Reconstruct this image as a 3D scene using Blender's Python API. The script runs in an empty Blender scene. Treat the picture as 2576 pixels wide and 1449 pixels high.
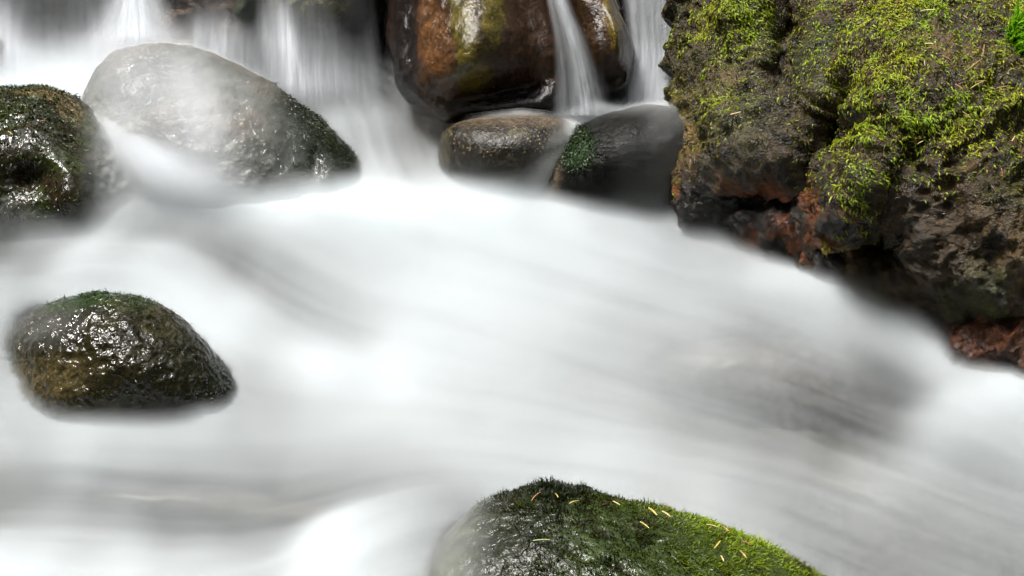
import bpy, bmesh, math, random
import numpy as np
from mathutils import Vector
from mathutils.bvhtree import BVHTree

random.seed(7)
rng = np.random.default_rng(11)
sc = bpy.context.scene
COL = sc.collection
R = math.radians

# ------------------------------------------------------------------ camera
PITCH = R(28.0)
CAM = np.array([0.0, -3.53, 1.88])
FWD = np.array([0.0, math.cos(PITCH), -math.sin(PITCH)])
UP = np.array([0.0, math.sin(PITCH), math.cos(PITCH)])
RIGHT = np.array([1.0, 0.0, 0.0])
cd = bpy.data.cameras.new("Camera")
cam = bpy.data.objects.new("Camera", cd)
COL.objects.link(cam)
cam.location = CAM
cam.rotation_euler = (math.pi / 2 - PITCH, 0, 0)
cd.sensor_width = 36
cd.lens = 72
cd.clip_start = 0.05
cd.clip_end = 500
sc.camera = cam

# ------------------------------------------------------------------ light
SUN_EL, SUN_AZ = R(66), R(-62)           # from behind the falls, a little to the left
w = bpy.data.worlds.new("World")
sc.world = w
w.use_nodes = True
nt = w.node_tree
bg = nt.nodes["Background"]
sky = nt.nodes.new("ShaderNodeTexSky")
sky.sky_type = 'NISHITA'
sky.sun_disc = False
sky.sun_elevation = SUN_EL
sky.sun_rotation = SUN_AZ
sky.air_density = 1.0
sky.dust_density = 4.0
sky.ozone_density = 1.0
hs = nt.nodes.new("ShaderNodeHueSaturation")
hs.inputs["Saturation"].default_value = 0.25
nt.links.new(sky.outputs[0], hs.inputs["Color"])
nt.links.new(hs.outputs[0], bg.inputs["Color"])
bg.inputs["Strength"].default_value = 0.09
sl = bpy.data.lights.new("Sun", 'SUN')
sl.energy = 1.5
sl.angle = R(15)
sl.color = (1.0, 0.965, 0.91)
sun = bpy.data.objects.new("Sun", sl)
COL.objects.link(sun)
sd = Vector((math.sin(SUN_AZ) * math.cos(SUN_EL), math.cos(SUN_AZ) * math.cos(SUN_EL), math.sin(SUN_EL)))
sun.rotation_euler = sd.to_track_quat('Z', 'Y').to_euler()
sun.location = sd * 10
sc.view_settings.view_transform = 'Standard'
sc.view_settings.look = 'None'
sc.view_settings.gamma = 1
sc.view_settings.exposure = 1.80
cy = sc.cycles
cy.transparent_max_bounces = 64
cy.max_bounces = 10
cy.diffuse_bounces = 6
cy.glossy_bounces = 3
cy.transmission_bounces = 8
cy.sample_clamp_indirect = 8
cy.use_denoising = True
cy.denoising_input_passes = 'RGB'

# ------------------------------------------------------------------ helpers
def pdir(X, Y):
    X = np.asarray(X, float); Y = np.asarray(Y, float)
    nx = (X - 1288) / 1288 * 0.25; ny = (724.5 - Y) / 1288 * 0.25
    return FWD + nx[..., None] * RIGHT + ny[..., None] * UP
def at_t(X, Y, t):
    return CAM + pdir(X, Y) * np.asarray(t, float)[..., None]
SLOPE = 0.10                              # the stream rises this much per metre going back
def t_water(X, Y, off=0.0):
    d = pdir(X, Y)
    return (CAM[2] - SLOPE * CAM[1] - off) / (SLOPE * d[..., 1] - d[..., 2])
def at_water(X, Y, off=0.0):
    return at_t(X, Y, t_water(X, Y, off))

_perm = rng.permutation(256)
_perm = np.concatenate([_perm, _perm])
_g = rng.normal(size=(256, 3)); _g /= np.linalg.norm(_g, axis=1)[:, None]
def perlin(p):
    i = np.floor(p).astype(int); f = p - i; u = f * f * f * (f * (f * 6 - 15) + 10)
    out = 0
    for dx in (0, 1):
        for dy in (0, 1):
            for dz in (0, 1):
                h = _perm[(_perm[(_perm[(i[:, 0] + dx) & 255] + i[:, 1] + dy) & 255] + i[:, 2] + dz) & 255]
                v = ((f - (dx, dy, dz)) * _g[h]).sum(1)
                out = out + v * np.where(dx, u[:, 0], 1 - u[:, 0]) * np.where(dy, u[:, 1], 1 - u[:, 1]) * np.where(dz, u[:, 2], 1 - u[:, 2])
    return out
def fbm(p, octv=4, gain=0.5, lac=2.03):
    a, s = 1.0, 0
    for k in range(octv):
        s = s + a * perlin(p + 17.3 * k); p = p * lac; a *= gain
    return s
def ridged(p, octv=4, gain=0.5):
    a, s = 1.0, 0
    for k in range(octv):
        s = s + a * (1 - 2.4 * np.abs(perlin(p + 31.7 * k))); p = p * 2.1; a *= gain
    return s
def worley(p, seed=0):
    i = np.floor(p).astype(int); d1 = np.full(len(p), 9.0); d2 = d1.copy()
    for dx in (-1, 0, 1):
        for dy in (-1, 0, 1):
            for dz in (-1, 0, 1):
                c = i + (dx, dy, dz)
                h = _perm[(_perm[(_perm[(c[:, 0] + seed) & 255] + c[:, 1]) & 255] + c[:, 2]) & 255]
                q = c + 0.5 + 0.45 * _g[h]
                d = np.linalg.norm(p - q, axis=1)
                d2 = np.minimum(np.maximum(d, d1), d2); d1 = np.minimum(d, d1)
    return d1, d2
def sstep(a, b, x):
    t = np.clip((x - a) / (b - a), 0, 1)
    return t * t * (3 - 2 * t)
def gauss(px, py, cx, cy_, sx, sy, ang=0):
    a = R(ang); dx = px - cx; dy = py - cy_
    u = dx * math.cos(a) + dy * math.sin(a); v = -dx * math.sin(a) + dy * math.cos(a)
    return np.exp(-(u / sx) ** 2 - (v / sy) ** 2)

def tag(o, label=None, cat=None, group=None, kind=None):
    if label: o["label"] = label
    if cat: o["category"] = cat
    if group: o["group"] = group
    if kind: o["kind"] = kind
    return o
def empty(name, loc):
    o = bpy.data.objects.new(name, None)
    COL.objects.link(o); o.location = loc; o.empty_display_size = 0.05
    return o
def make_mesh(name, V, F, mat, parent=None, attrs=None, smooth=True, origin=None):
    """one mesh object from numpy arrays; F is (n,3) or (n,4)"""
    V = np.asarray(V, np.float32); F = np.asarray(F, np.int32)
    if origin is None:
        origin = V.mean(0) if parent is None else np.zeros(3)
    me = bpy.data.meshes.new(name)
    k = F.shape[1]
    me.vertices.add(len(V)); me.loops.add(F.size); me.polygons.add(len(F))
    me.vertices.foreach_set("co", (V - np.asarray(origin, np.float32)).ravel())
    me.loops.foreach_set("vertex_index", F.ravel())
    me.polygons.foreach_set("loop_start", np.arange(0, F.size, k, dtype=np.int32))
    me.polygons.foreach_set("use_smooth", np.full(len(F), smooth))
    me.update(calc_edges=True)
    for an, arr in (attrs or {}).items():
        arr = np.asarray(arr, np.float32)
        if arr.ndim == 1:
            a = me.attributes.new(an, 'FLOAT', 'POINT'); a.data.foreach_set("value", arr)
        else:
            a = me.attributes.new(an, 'FLOAT_COLOR', 'POINT')
            a.data.foreach_set("color", np.concatenate([arr[:, :3], np.ones((len(arr), 1), np.float32)], 1).ravel())
    me.materials.append(mat)
    o = bpy.data.objects.new(name, me)
    COL.objects.link(o); o.location = origin
    if parent is not None:
        o.parent = parent; o.location = -np.array(parent.location) + origin
    return o
def vnormals(V, F):
    n = np.zeros_like(V)
    a = V[F[:, 1]] - V[F[:, 0]]; b = V[F[:, 2]] - V[F[:, 0]]
    fn = np.cross(a, b)
    if F.shape[1] == 4:
        fn = np.cross(V[F[:, 2]] - V[F[:, 0]], V[F[:, 3]] - V[F[:, 1]])
    for k in range(F.shape[1]):
        np.add.at(n, F[:, k], fn)
    return n / np.maximum(np.linalg.norm(n, axis=1), 1e-12)[:, None]

# ------------------------------------------------------------------ materials
def newmat(name):
    m = bpy.data.materials.new(name); m.use_nodes = True
    t = m.node_tree
    return m, t, t.nodes["Principled BSDF"], t.nodes["Material Output"]
def rock_mat(name, rough=(0.12, 0.4), bump=0.6, scale=1.0, dist=0.004, var=0.75, spec=0.5, speck=0.0, big=70, bdet=6, fineb=1.0):
    m, t, p, out = newmat(name)
    N, L = t.nodes, t.links
    tc = N.new("ShaderNodeTexCoord")
    at = N.new("ShaderNodeAttribute"); at.attribute_name = "col"
    def noise(s, det=6, ro=0.6, dis=0.0):
        n = N.new("ShaderNodeTexNoise"); n.inputs["Scale"].default_value = s * scale
        n.inputs["Detail"].default_value = det; n.inputs["Roughness"].default_value = ro
        n.inputs["Distortion"].default_value = dis
        L.new(tc.outputs["Object"], n.inputs["Vector"]); return n
    n1, n2, n3 = noise(28, 8, 0.65, 0.4), noise(130, 5, 0.6), noise(9, 4, 0.5)
    mr = N.new("ShaderNodeMapRange"); mr.inputs["From Min"].default_value = 0.32; mr.inputs["From Max"].default_value = 0.68
    mr.inputs["To Min"].default_value = 1 - var; mr.inputs["To Max"].default_value = 1 + var
    L.new(n1.outputs["Fac"], mr.inputs["Value"])
    mr2 = N.new("ShaderNodeMapRange"); mr2.inputs["From Min"].default_value = 0.35; mr2.inputs["From Max"].default_value = 0.65
    mr2.inputs["To Min"].default_value = 0.55; mr2.inputs["To Max"].default_value = 1.5
    L.new(n2.outputs["Fac"], mr2.inputs["Value"])
    mu = N.new("ShaderNodeMath"); mu.operation = 'MULTIPLY'
    L.new(mr.outputs[0], mu.inputs[0]); L.new(mr2.outputs[0], mu.inputs[1])
    vm = N.new("ShaderNodeVectorMath"); vm.operation = 'SCALE'
    L.new(at.outputs["Color"], vm.inputs[0]); L.new(mu.outputs[0], vm.inputs["Scale"])
    col = vm.outputs[0]
    if speck > 0:                          # pale mineral grains
        vo = N.new("ShaderNodeTexVoronoi"); vo.inputs["Scale"].default_value = 95 * scale
        L.new(tc.outputs["Object"], vo.inputs["Vector"])
        r = N.new("ShaderNodeMapRange"); r.inputs["From Min"].default_value = 0.30; r.inputs["From Max"].default_value = 0.12
        r.inputs["To Min"].default_value = 0; r.inputs["To Max"].default_value = speck
        L.new(vo.outputs["Distance"], r.inputs["Value"])
        mm = N.new("ShaderNodeMath"); mm.operation = 'MULTIPLY'
        L.new(r.outputs[0], mm.inputs[0]); L.new(n3.outputs["Fac"], mm.inputs[1])
        mx = N.new("ShaderNodeMix"); mx.data_type = 'RGBA'
        L.new(mm.outputs[0], mx.inputs["Factor"]); L.new(col, mx.inputs["A"])
        mx.inputs["B"].default_value = (0.32, 0.24, 0.13, 1)
        col = mx.outputs["Result"]
    L.new(col, p.inputs["Base Color"])
    rr = N.new("ShaderNodeMapRange"); rr.inputs["From Min"].default_value = 0.38; rr.inputs["From Max"].default_value = 0.62
    rr.inputs["To Min"].default_value = rough[0]; rr.inputs["To Max"].default_value = rough[1]
    L.new(n3.outputs["Fac"], rr.inputs["Value"]); L.new(rr.outputs[0], p.inputs["Roughness"])
    p.inputs["Specular IOR Level"].default_value = spec
    b1 = N.new("ShaderNodeBump"); b1.inputs["Strength"].default_value = bump; b1.inputs["Distance"].default_value = dist * 2.2
    nb = noise(big, bdet, 0.6, 0.6)
    L.new(nb.outputs["Fac"], b1.inputs["Height"])
    b2 = N.new("ShaderNodeBump"); b2.inputs["Strength"].default_value = bump * fineb; b2.inputs["Distance"].default_value = dist
    nb2 = noise(190, 3, 0.55)
    L.new(nb2.outputs["Fac"], b2.inputs["Height"]); L.new(b1.outputs[0], b2.inputs["Normal"])
    L.new(b2.outputs[0], p.inputs["Normal"])
    return m
def moss_mat(name, rough=0.45, transl=0.35):
    m, t, p, out = newmat(name)
    N, L = t.nodes, t.links
    at = N.new("ShaderNodeAttribute"); at.attribute_name = "col"
    L.new(at.outputs["Color"], p.inputs["Base Color"]); p.inputs["Roughness"].default_value = rough
    p.inputs["Specular IOR Level"].default_value = 0.4
    tr = N.new("ShaderNodeBsdfTranslucent"); L.new(at.outputs["Color"], tr.inputs["Color"])
    mx = N.new("ShaderNodeMixShader"); mx.inputs[0].default_value = transl
    L.new(p.outputs[0], mx.inputs[1]); L.new(tr.outputs[0], mx.inputs[2]); L.new(mx.outputs[0], out.inputs["Surface"])
    return m
def water_mat(name, color=(0.835, 0.885, 0.91), transl=0.35, fleck=False):
    """aerated water: how much white foam hides what lies below is the vertex attribute 'alpha'"""
    m, t, p, out = newmat(name)
    N, L = t.nodes, t.links
    N.remove(p)
    at = N.new("ShaderNodeAttribute"); at.attribute_name = "alpha"
    df = N.new("ShaderNodeBsdfDiffuse"); df.inputs["Color"].default_value = (*color, 1)
    tl = N.new("ShaderNodeBsdfTranslucent"); tl.inputs["Color"].default_value = (*color, 1)
    m1 = N.new("ShaderNodeMixShader"); m1.inputs[0].default_value = transl
    L.new(df.outputs[0], m1.inputs[1]); L.new(tl.outputs[0], m1.inputs[2])
    tp = N.new("ShaderNodeBsdfTransparent")
    m2 = N.new("ShaderNodeMixShader")
    fac = at.outputs["Fac"]
    if fleck:                              # bright drops strewn over the film
        tc = N.new("ShaderNodeTexCoord")
        mp = N.new("ShaderNodeMapping"); mp.inputs["Scale"].default_value = (1.6, 1.0, 0.7)
        mp.inputs["Rotation"].default_value = (0.2, 0.25, 0.1)
        L.new(tc.outputs["Object"], mp.inputs["Vector"])
        vo = N.new("ShaderNodeTexVoronoi"); vo.inputs["Scale"].default_value = 62
        L.new(mp.outputs[0], vo.inputs["Vector"])
        r = N.new("ShaderNodeMapRange"); r.inputs["From Min"].default_value = 0.17; r.inputs["From Max"].default_value = 0.08
        L.new(vo.outputs["Distance"], r.inputs["Value"])
        nz = N.new("ShaderNodeTexNoise"); nz.inputs["Scale"].default_value = 16; nz.inputs["Detail"].default_value = 3
        L.new(tc.outputs["Object"], nz.inputs["Vector"])
        r2 = N.new("ShaderNodeMapRange"); r2.inputs["From Min"].default_value = 0.5; r2.inputs["From Max"].default_value = 0.64
        r2.inputs["To Max"].default_value = 0.9
        L.new(nz.outputs["Fac"], r2.inputs["Value"])
        mu = N.new("ShaderNodeMath"); mu.operation = 'MULTIPLY'
        L.new(r.outputs[0], mu.inputs[0]); L.new(r2.outputs[0], mu.inputs[1])
        mu2 = N.new("ShaderNodeMath"); mu2.operation = 'MULTIPLY'
        at2 = N.new("ShaderNodeAttribute"); at2.attribute_name = "fleck"
        L.new(mu.outputs[0], mu2.inputs[0]); L.new(at2.outputs["Fac"], mu2.inputs[1])
        ad = N.new("ShaderNodeMath"); ad.operation = 'ADD'; ad.use_clamp = True
        L.new(fac, ad.inputs[0]); L.new(mu2.outputs[0], ad.inputs[1])
        fac = ad.outputs[0]
    L.new(fac, m2.inputs[0]); L.new(tp.outputs[0], m2.inputs[1]); L.new(m1.outputs[0], m2.inputs[2])
    L.new(m2.outputs[0], out.inputs["Surface"])
    return m
def plain_mat(name, color, rough=0.5, var=0.3, scale=60):
    m, t, p, out = newmat(name)
    N, L = t.nodes, t.links
    tc = N.new("ShaderNodeTexCoord")
    n = N.new("ShaderNodeTexNoise"); n.inputs["Scale"].default_value = scale; n.inputs["Detail"].default_value = 5
    L.new(tc.outputs["Object"], n.inputs["Vector"])
    mr = N.new("ShaderNodeMapRange"); mr.inputs["From Min"].default_value = 0.3; mr.inputs["From Max"].default_value = 0.7
    mr.inputs["To Min"].default_value = 1 - var; mr.inputs["To Max"].default_value = 1 + var
    L.new(n.outputs["Fac"], mr.inputs["Value"])
    vm = N.new("ShaderNodeVectorMath"); vm.operation = 'SCALE'; vm.inputs[0].default_value = color
    L.new(mr.outputs[0], vm.inputs["Scale"]); L.new(vm.outputs[0], p.inputs["Base Color"])
    p.inputs["Roughness"].default_value = rough
    return m
M_crag = rock_mat("craggy wet stone", (0.12, 0.42), 1.0, 1.0, 0.005, 0.85, spec=0.42)
M_rust = rock_mat("rusty wet stone", (0.10, 0.30), 0.9, 1.0, 0.005, 0.8, big=60, bdet=4)
M_wet = rock_mat("dark wet stone", (0.08, 0.22), 0.5, 1.0, 0.004, 0.5, spec=0.4, big=50, bdet=3, fineb=0.3)
M_smooth = rock_mat("smooth wet stone", (0.10, 0.26), 0.5, 1.0, 0.003, 0.6)
M_grain = rock_mat("speckled wet cobble", (0.16, 0.36), 0.6, 1.0, 0.003, 0.5, spec=0.35, speck=0.9)
M_bed = rock_mat("streambed stone", (0.4, 0.7), 0.15, 0.6, 0.006, 0.6)
M_moss = moss_mat("living moss", 0.5, 0.45)
M_wetmoss = moss_mat("wet moss", 0.42, 0.2)
M_water = water_mat("white water")
M_film = water_mat("water film", (0.84, 0.86, 0.86), 0.3, True)
M_fall = water_mat("falling water", (0.80, 0.83, 0.87), 0.3)

# ------------------------------------------------------------------ rocks
def ico(sub):
    bm = bmesh.new()
    bmesh.ops.create_icosphere(bm, subdivisions=sub, radius=1)
    V = np.array([v.co[:] for v in bm.verts]); F = np.array([[v.index for v in f.verts] for f in bm.faces])
    bm.free()
    return V, F
ICO = {}
def catmull(P, n=8):
    P = np.asarray(P, float); out = []
    for i in range(len(P)):
        p0, p1, p2, p3 = P[i - 1], P[i], P[(i + 1) % len(P)], P[(i + 2) % len(P)]
        for k in range(n):
            t = k / n
            out.append(0.5 * (2 * p1 + (p2 - p0) * t + (2 * p0 - 5 * p1 + 4 * p2 - p3) * t * t + (3 * p1 - p0 - 3 * p2 + p3) * t ** 3))
    return np.array(out)
ROCKS = []
class Rock:
    """a solid stone: its outline gives the girth, thickness goes front and back; px,py are its own face coordinates"""
    def __init__(s, outline, center, t, front, back, sub=7, kx=0.0, ky=0.0, sq=1.0, sculpt=None, amp=0.012, freq=7, crag=0.0, cfreq=6, seed=0, fine=0.0):
        if sub not in ICO: ICO[sub] = ico(sub)
        U, F = ICO[sub]; s.F = F
        P = catmull(outline); d = P - center
        ang = np.arctan2(d[:, 1], d[:, 0]); rad = np.hypot(d[:, 0], d[:, 1])
        o = np.argsort(ang); ang, rad = ang[o], rad[o]
        ang = np.concatenate([ang - 2 * math.pi, ang, ang + 2 * math.pi]); rad = np.concatenate([rad] * 3)
        phi = np.arctan2(U[:, 1], U[:, 0]); sn = np.hypot(U[:, 0], U[:, 1]); c = U[:, 2]
        if sq != 1.0:                       # blockier than an ellipsoid
            sn = sn ** sq; 
        Rr = np.interp(phi, ang, rad)
        px = center[0] + sn * Rr * np.cos(phi); py = center[1] + sn * Rr * np.sin(phi)
        dep = np.where(c > 0, -front * c, -back * c)
        tt = t + kx * (px - center[0]) + ky * (py - center[1]) + dep
        if sculpt is not None:
            tt = tt - sculpt(px, py) * (c > -0.15) * sstep(0.0, 0.35, 1 - sn)
        V = at_t(px, py, tt)
        # orientation outward
        n = vnormals(V, F)
        if ((V - V.mean(0)) * n).sum() < 0:
            s.F = F = F[:, ::-1].copy(); n = -n
        q = V + seed * 3.71
        dsp = amp * fbm(q * freq, 4)
        if crag:
            d1, d2 = worley(q * cfreq + 0.35 * fbm(q * cfreq * 0.8, 3)[:, None])
            dsp = dsp + crag * (np.clip(d2 - d1, 0, 0.6) - 0.25) + crag * 0.55 * ridged(q * cfreq * 1.9, 4)
        if fine:
            dsp = dsp + fine * ridged(q * 26, 3, 0.6)
        V = V + n * dsp[:, None]
        s.V, s.px, s.py, s.n, s.sn = V, px, py, vnormals(V, F), sn
        s.q = q
        s.bvh = BVHTree.FromPolygons([tuple(v) for v in V], [tuple(f) for f in F])
        ROCKS.append(s)
    def build(s, name, mat, col, parent=None, origin=None):
        s.col = col
        s.obj = make_mesh(name, s.V, s.F, mat, parent, {"col": col}, origin=s.V.mean(0) if origin is None else origin)
        return s.obj
def C(*rgb): return np.array(rgb, float)
def mixc(a, b, m): return a * (1 - m[:, None]) + b * m[:, None]
def base(rk, c): return np.tile(C(*c), (len(rk.V), 1))

# --- the big mossy boulder at the right
def sc_main(px, py):
    d = 0.05 * gauss(px, py, 1830, 330, 150, 230) + 0.05 * gauss(px, py, 1840, 60, 130, 80)
    d += 0.10 * gauss(px, py, 2330, 200, 260, 190, -20) + 0.05 * gauss(px, py, 2080, 250, 30, 220)
    d -= 0.16 * gauss(px, py, 1985, 130, 50, 120, 10) + 0.20 * gauss(px, py, 2112, 335, 45, 85) + 0.08 * gauss(px, py, 2050, 420, 40, 60)
    d -= 0.11 * gauss(px, py, 1930, 500, 140, 60) + 0.05 * gauss(px, py, 1790, 540, 80, 50)
    d += 0.10 * gauss(px, py, 2130, 500, 60, 130, 25)
    d -= 0.16 * gauss(px, py, 2220, 640, 70, 70) 
    return d
main = Rock([(1742, -90), (1742, 0), (1736, 90), (1722, 180), (1708, 250), (1706, 330), (1712, 400), (1716, 455), (1742, 512), (1775, 552),
             (1815, 580), (1870, 596), (1920, 606), (2020, 628), (2120, 700), (2300, 760), (2520, 780), (2720, 650), (2790, 300), (2740, -60), (2560, -250), (2200, -300), (1850, -220)],
            (2240, 300), 4.245, 0.34, 0.5, 8, kx=-0.0004, ky=-0.00062, sculpt=sc_main, amp=0.035, freq=4, crag=0.042, cfreq=6, seed=1, fine=0.007)
ledge = Rock([(2208, 500), (2215, 440), (2250, 408), (2330, 392), (2430, 372), (2576, 350), (2700, 430), (2680, 600), (2540, 650), (2400, 640), (2290, 615), (2225, 570)],
             (2430, 500), 3.93, 0.18, 0.3, 7, kx=-0.0004, ky=-0.0003, amp=0.02, freq=7, crag=0.034, cfreq=9, seed=2, fine=0.007)
knob = Rock([(2036, 660), (2042, 620), (2075, 600), (2130, 590), (2190, 610), (2220, 670), (2200, 735), (2140, 750), (2090, 735), (2052, 705)],
            (2120, 665), 4.02, 0.10, 0.16, 6, amp=0.012, freq=10, crag=0.006, cfreq=16, seed=3, fine=0.002)
lower = Rock([(2168, 745), (2180, 690), (2235, 640), (2300, 600), (2400, 570), (2560, 560), (2760, 640), (2800, 850), (2700, 1010), (2580, 1070), (2500, 1040), (2440, 1005), (2360, 965), (2280, 915), (2215, 862), (2180, 812)],
             (2470, 760), 3.995, 0.20, 0.4, 8, kx=-0.0004, ky=-0.0004, amp=0.022, freq=6, crag=0.03, cfreq=8, seed=4, fine=0.006,
             sculpt=lambda px, py: 0.05 * gauss(px, py, 2230, 730, 50, 50) - 0.08 * gauss(px, py, 2420, 720, 130, 60, -15) + 0.05 * gauss(px, py, 2540, 620, 90, 60))
boulder = tag(empty("mossy_boulder", main.V.mean(0)), "huge craggy boulder overgrown with yellow green moss on the right bank of the stream", "boulder")

def crag_col(rk, extra=None):
    px, py = rk.px, rk.py
    c = base(rk, (0.034, 0.020, 0.006))
    nz = fbm(rk.q * 5, 4)
    c = mixc(c, C(0.085, 0.052, 0.016), sstep(0.0, 0.4, nz))
    c = mixc(c, C(0.040, 0.042, 0.009), sstep(0.05, 0.4, fbm(rk.q * 7 + 9, 4)) * 0.8)
    return c
c = crag_col(main)
rust = sstep(0.15, 0.6, gauss(main.px, main.py, 1890, 540, 190, 110, 5) + 0.6 * gauss(main.px, main.py, 2060, 560, 90, 60) + 0.3 * fbm(main.q * 6, 3))
c = mixc(c, C(0.14, 0.040, 0.009), rust * sstep(-0.2, 0.15, fbm(main.q * 13, 3)))
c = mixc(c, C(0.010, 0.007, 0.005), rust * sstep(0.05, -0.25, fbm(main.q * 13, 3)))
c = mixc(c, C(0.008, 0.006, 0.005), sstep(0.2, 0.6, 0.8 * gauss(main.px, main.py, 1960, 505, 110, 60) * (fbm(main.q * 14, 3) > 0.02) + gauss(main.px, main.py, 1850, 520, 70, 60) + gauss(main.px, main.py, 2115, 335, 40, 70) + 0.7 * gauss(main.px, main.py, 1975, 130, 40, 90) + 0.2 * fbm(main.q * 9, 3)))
c = mixc(c, C(0.12, 0.075, 0.022), sstep(0.2, 0.8, gauss(main.px, main.py, 1745, 350, 60, 110, -12) + 0.3 * fbm(main.q * 9, 3)))
c = mixc(c, C(0.050, 0.050, 0.024), 0.5 * sstep(0.2, 0.8, gauss(main.px, main.py, 1900, 300, 120, 110, 30) + 0.3 * fbm(main.q * 9 + 4, 3)))
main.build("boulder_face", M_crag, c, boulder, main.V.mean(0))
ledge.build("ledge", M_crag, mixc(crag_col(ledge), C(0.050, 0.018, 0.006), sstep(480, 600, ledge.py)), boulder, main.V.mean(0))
o = knob.build("wet_stone", M_wet, base(knob, (0.02, 0.016, 0.013)))
tag(o, "small round black wet stone tucked under the mossy boulder at the water's edge", "stone")
c = base(lower, (0.016, 0.007, 0.003))
c = mixc(c, C(0.085, 0.024, 0.006), sstep(0.0, 0.4, fbm(lower.q * 6, 4)))
c = mixc(c, C(0.085, 0.050, 0.014), sstep(0.2, 0.5, fbm(lower.q * 8 + 5, 4)) * 0.8)
c = mixc(c, C(0.05, 0.030, 0.022), sstep(0.3, 0.8, gauss(lower.px, lower.py, 2225, 740, 55, 60) + gauss(lower.px, lower.py, 2240, 800, 60, 40)))
o = lower.build("rusty_rock", M_rust, c)
tag(o, "dark rust brown craggy rock below the mossy boulder at the right edge", "rock")

# --- mossy rock in the foreground
front = Rock([(1085, 1470), (1110, 1392), (1145, 1330), (1205, 1274), (1290, 1242), (1390, 1226), (1480, 1237), (1570, 1258), (1680, 1278), (1780, 1304), (1880, 1350), (1980, 1402), (2060, 1465), (2120, 1560), (2080, 1720), (1850, 1850), (1450, 1850), (1200, 1750), (1085, 1600)],
             (1560, 1540), 3.20, 0.16, 0.26, 8, kx=0.0, ky=-0.00045, amp=0.018, freq=6, seed=5, fine=0.0022)
c = base(front, (0.018, 0.020, 0.012))
c = mixc(c, C(0.03, 0.045, 0.012), sstep(1250, 1600, front.px + 120 * fbm(front.q * 8, 3)))
c = mixc(c, C(0.04, 0.046, 0.022), sstep(1240, 1130, front.px))
front_t = tag(empty("mossy_rock", front.V.mean(0)), "rounded rock with bright green moss and yellow needles in the foreground", "rock")
M_frontst = rock_mat("mossy wet stone", (0.16, 0.32), 0.6, 1.0, 0.004, 0.5, spec=0.3, big=58, bdet=3, fineb=0.4)
front.build("stone", M_frontst, c, front_t, front.V.mean(0))

# --- glossy wet rock at the left
left = Rock([(0, 960), (8, 890), (45, 825), (120, 775), (190, 747), (250, 738), (330, 746), (400, 772), (455, 808), (510, 860), (555, 905), (585, 955), (602, 1000), (598, 1060), (500, 1120), (300, 1140), (100, 1130), (10, 1060)],
            (310, 935), 3.815, 0.20, 0.24, 8, ky=-0.0001, amp=0.014, freq=8, seed=6, fine=0.0035)
c = base(left, (0.014, 0.012, 0.0045))
c = mixc(c, C(0.030, 0.026, 0.006), sstep(0.0, 0.4, fbm(left.q * 7, 4)) * 0.8)
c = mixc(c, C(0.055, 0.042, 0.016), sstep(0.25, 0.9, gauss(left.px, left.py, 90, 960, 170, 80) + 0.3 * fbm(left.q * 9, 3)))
c = mixc(c, C(0.018, 0.035, 0.008), sstep(800, 745, left.py + 40 * fbm(left.q * 12, 3)))
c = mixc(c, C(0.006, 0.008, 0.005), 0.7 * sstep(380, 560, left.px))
left_t = tag(empty("glossy_rock", left.V.mean(0)), "glistening wet black rock with sparse moss standing alone in the left of the stream", "rock")
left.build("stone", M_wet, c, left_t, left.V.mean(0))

# --- mossy rock cut by the left edge
upper = Rock([(-190, 400), (-150, 290), (-60, 235), (30, 218), (95, 217), (160, 238), (225, 285), (285, 345), (330, 410), (350, 480), (320, 560), (230, 620), (120, 640), (-20, 620), (-150, 540)],
             (80, 430), 4.34, 0.20, 0.22, 7, ky=-0.0003, amp=0.016, freq=7, seed=7, fine=0.003,
             sculpt=lambda px, py: -0.05 * gauss(px, py, 75, 450, 60, 40) + 0.03 * gauss(px, py, 170, 470, 40, 90, -20))
c = base(upper, (0.019, 0.016, 0.007))
c = mixc(c, C(0.024, 0.030, 0.008), sstep(0.0, 0.3, fbm(upper.q * 9, 4)))
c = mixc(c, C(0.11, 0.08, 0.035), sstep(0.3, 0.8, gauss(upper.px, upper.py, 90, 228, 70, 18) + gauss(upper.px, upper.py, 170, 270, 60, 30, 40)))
c = mixc(c, C(0.022, 0.016, 0.008), sstep(0.3, 0.8, gauss(upper.px, upper.py, 60, 445, 60, 35) + gauss(upper.px, upper.py, 150, 500, 30, 70, -20)))
upper_t = tag(empty("mossy_rock", upper.V.mean(0)), "dark mossy rock cut off by the left edge beside the white chute", "rock")
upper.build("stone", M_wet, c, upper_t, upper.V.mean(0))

# --- large boulder under a film of water
veiled = Rock([(190, 330), (215, 220), (270, 150), (350, 118), (440, 118), (520, 140), (600, 172), (680, 215), (750, 262), (820, 318), (870, 365), (902, 415), (912, 470), (890, 540), (760, 600), (520, 610), (330, 560), (220, 460)],
              (560, 370), 4.44, 0.22, 0.26, 8, ky=-0.0004, amp=0.016, freq=6, seed=8, fine=0.0025,
              sculpt=lambda px, py: 0.02 * gauss(px, py, 850, 440, 50, 50) - 0.02 * gauss(px, py, 790, 420, 25, 60))
c = base(veiled, (0.03, 0.032, 0.02))
c = mixc(c, C(0.07, 0.055, 0.035), sstep(0.0, 0.4, fbm(veiled.q * 6, 4)))
c = mixc(c, C(0.009, 0.012, 0.005), sstep(600, 760, veiled.px))
veiled_t = tag(empty("veiled_boulder", veiled.V.mean(0)), "large rounded boulder with a thin film of water sliding over it, upper left", "boulder")
M_veil = rock_mat("veiled stone", (0.14, 0.3), 0.5, 1.0, 0.004, 0.5, spec=0.35, big=58, bdet=3, fineb=0.3)
veiled.build("stone", M_veil, c, veiled_t, veiled.V.mean(0))

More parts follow.
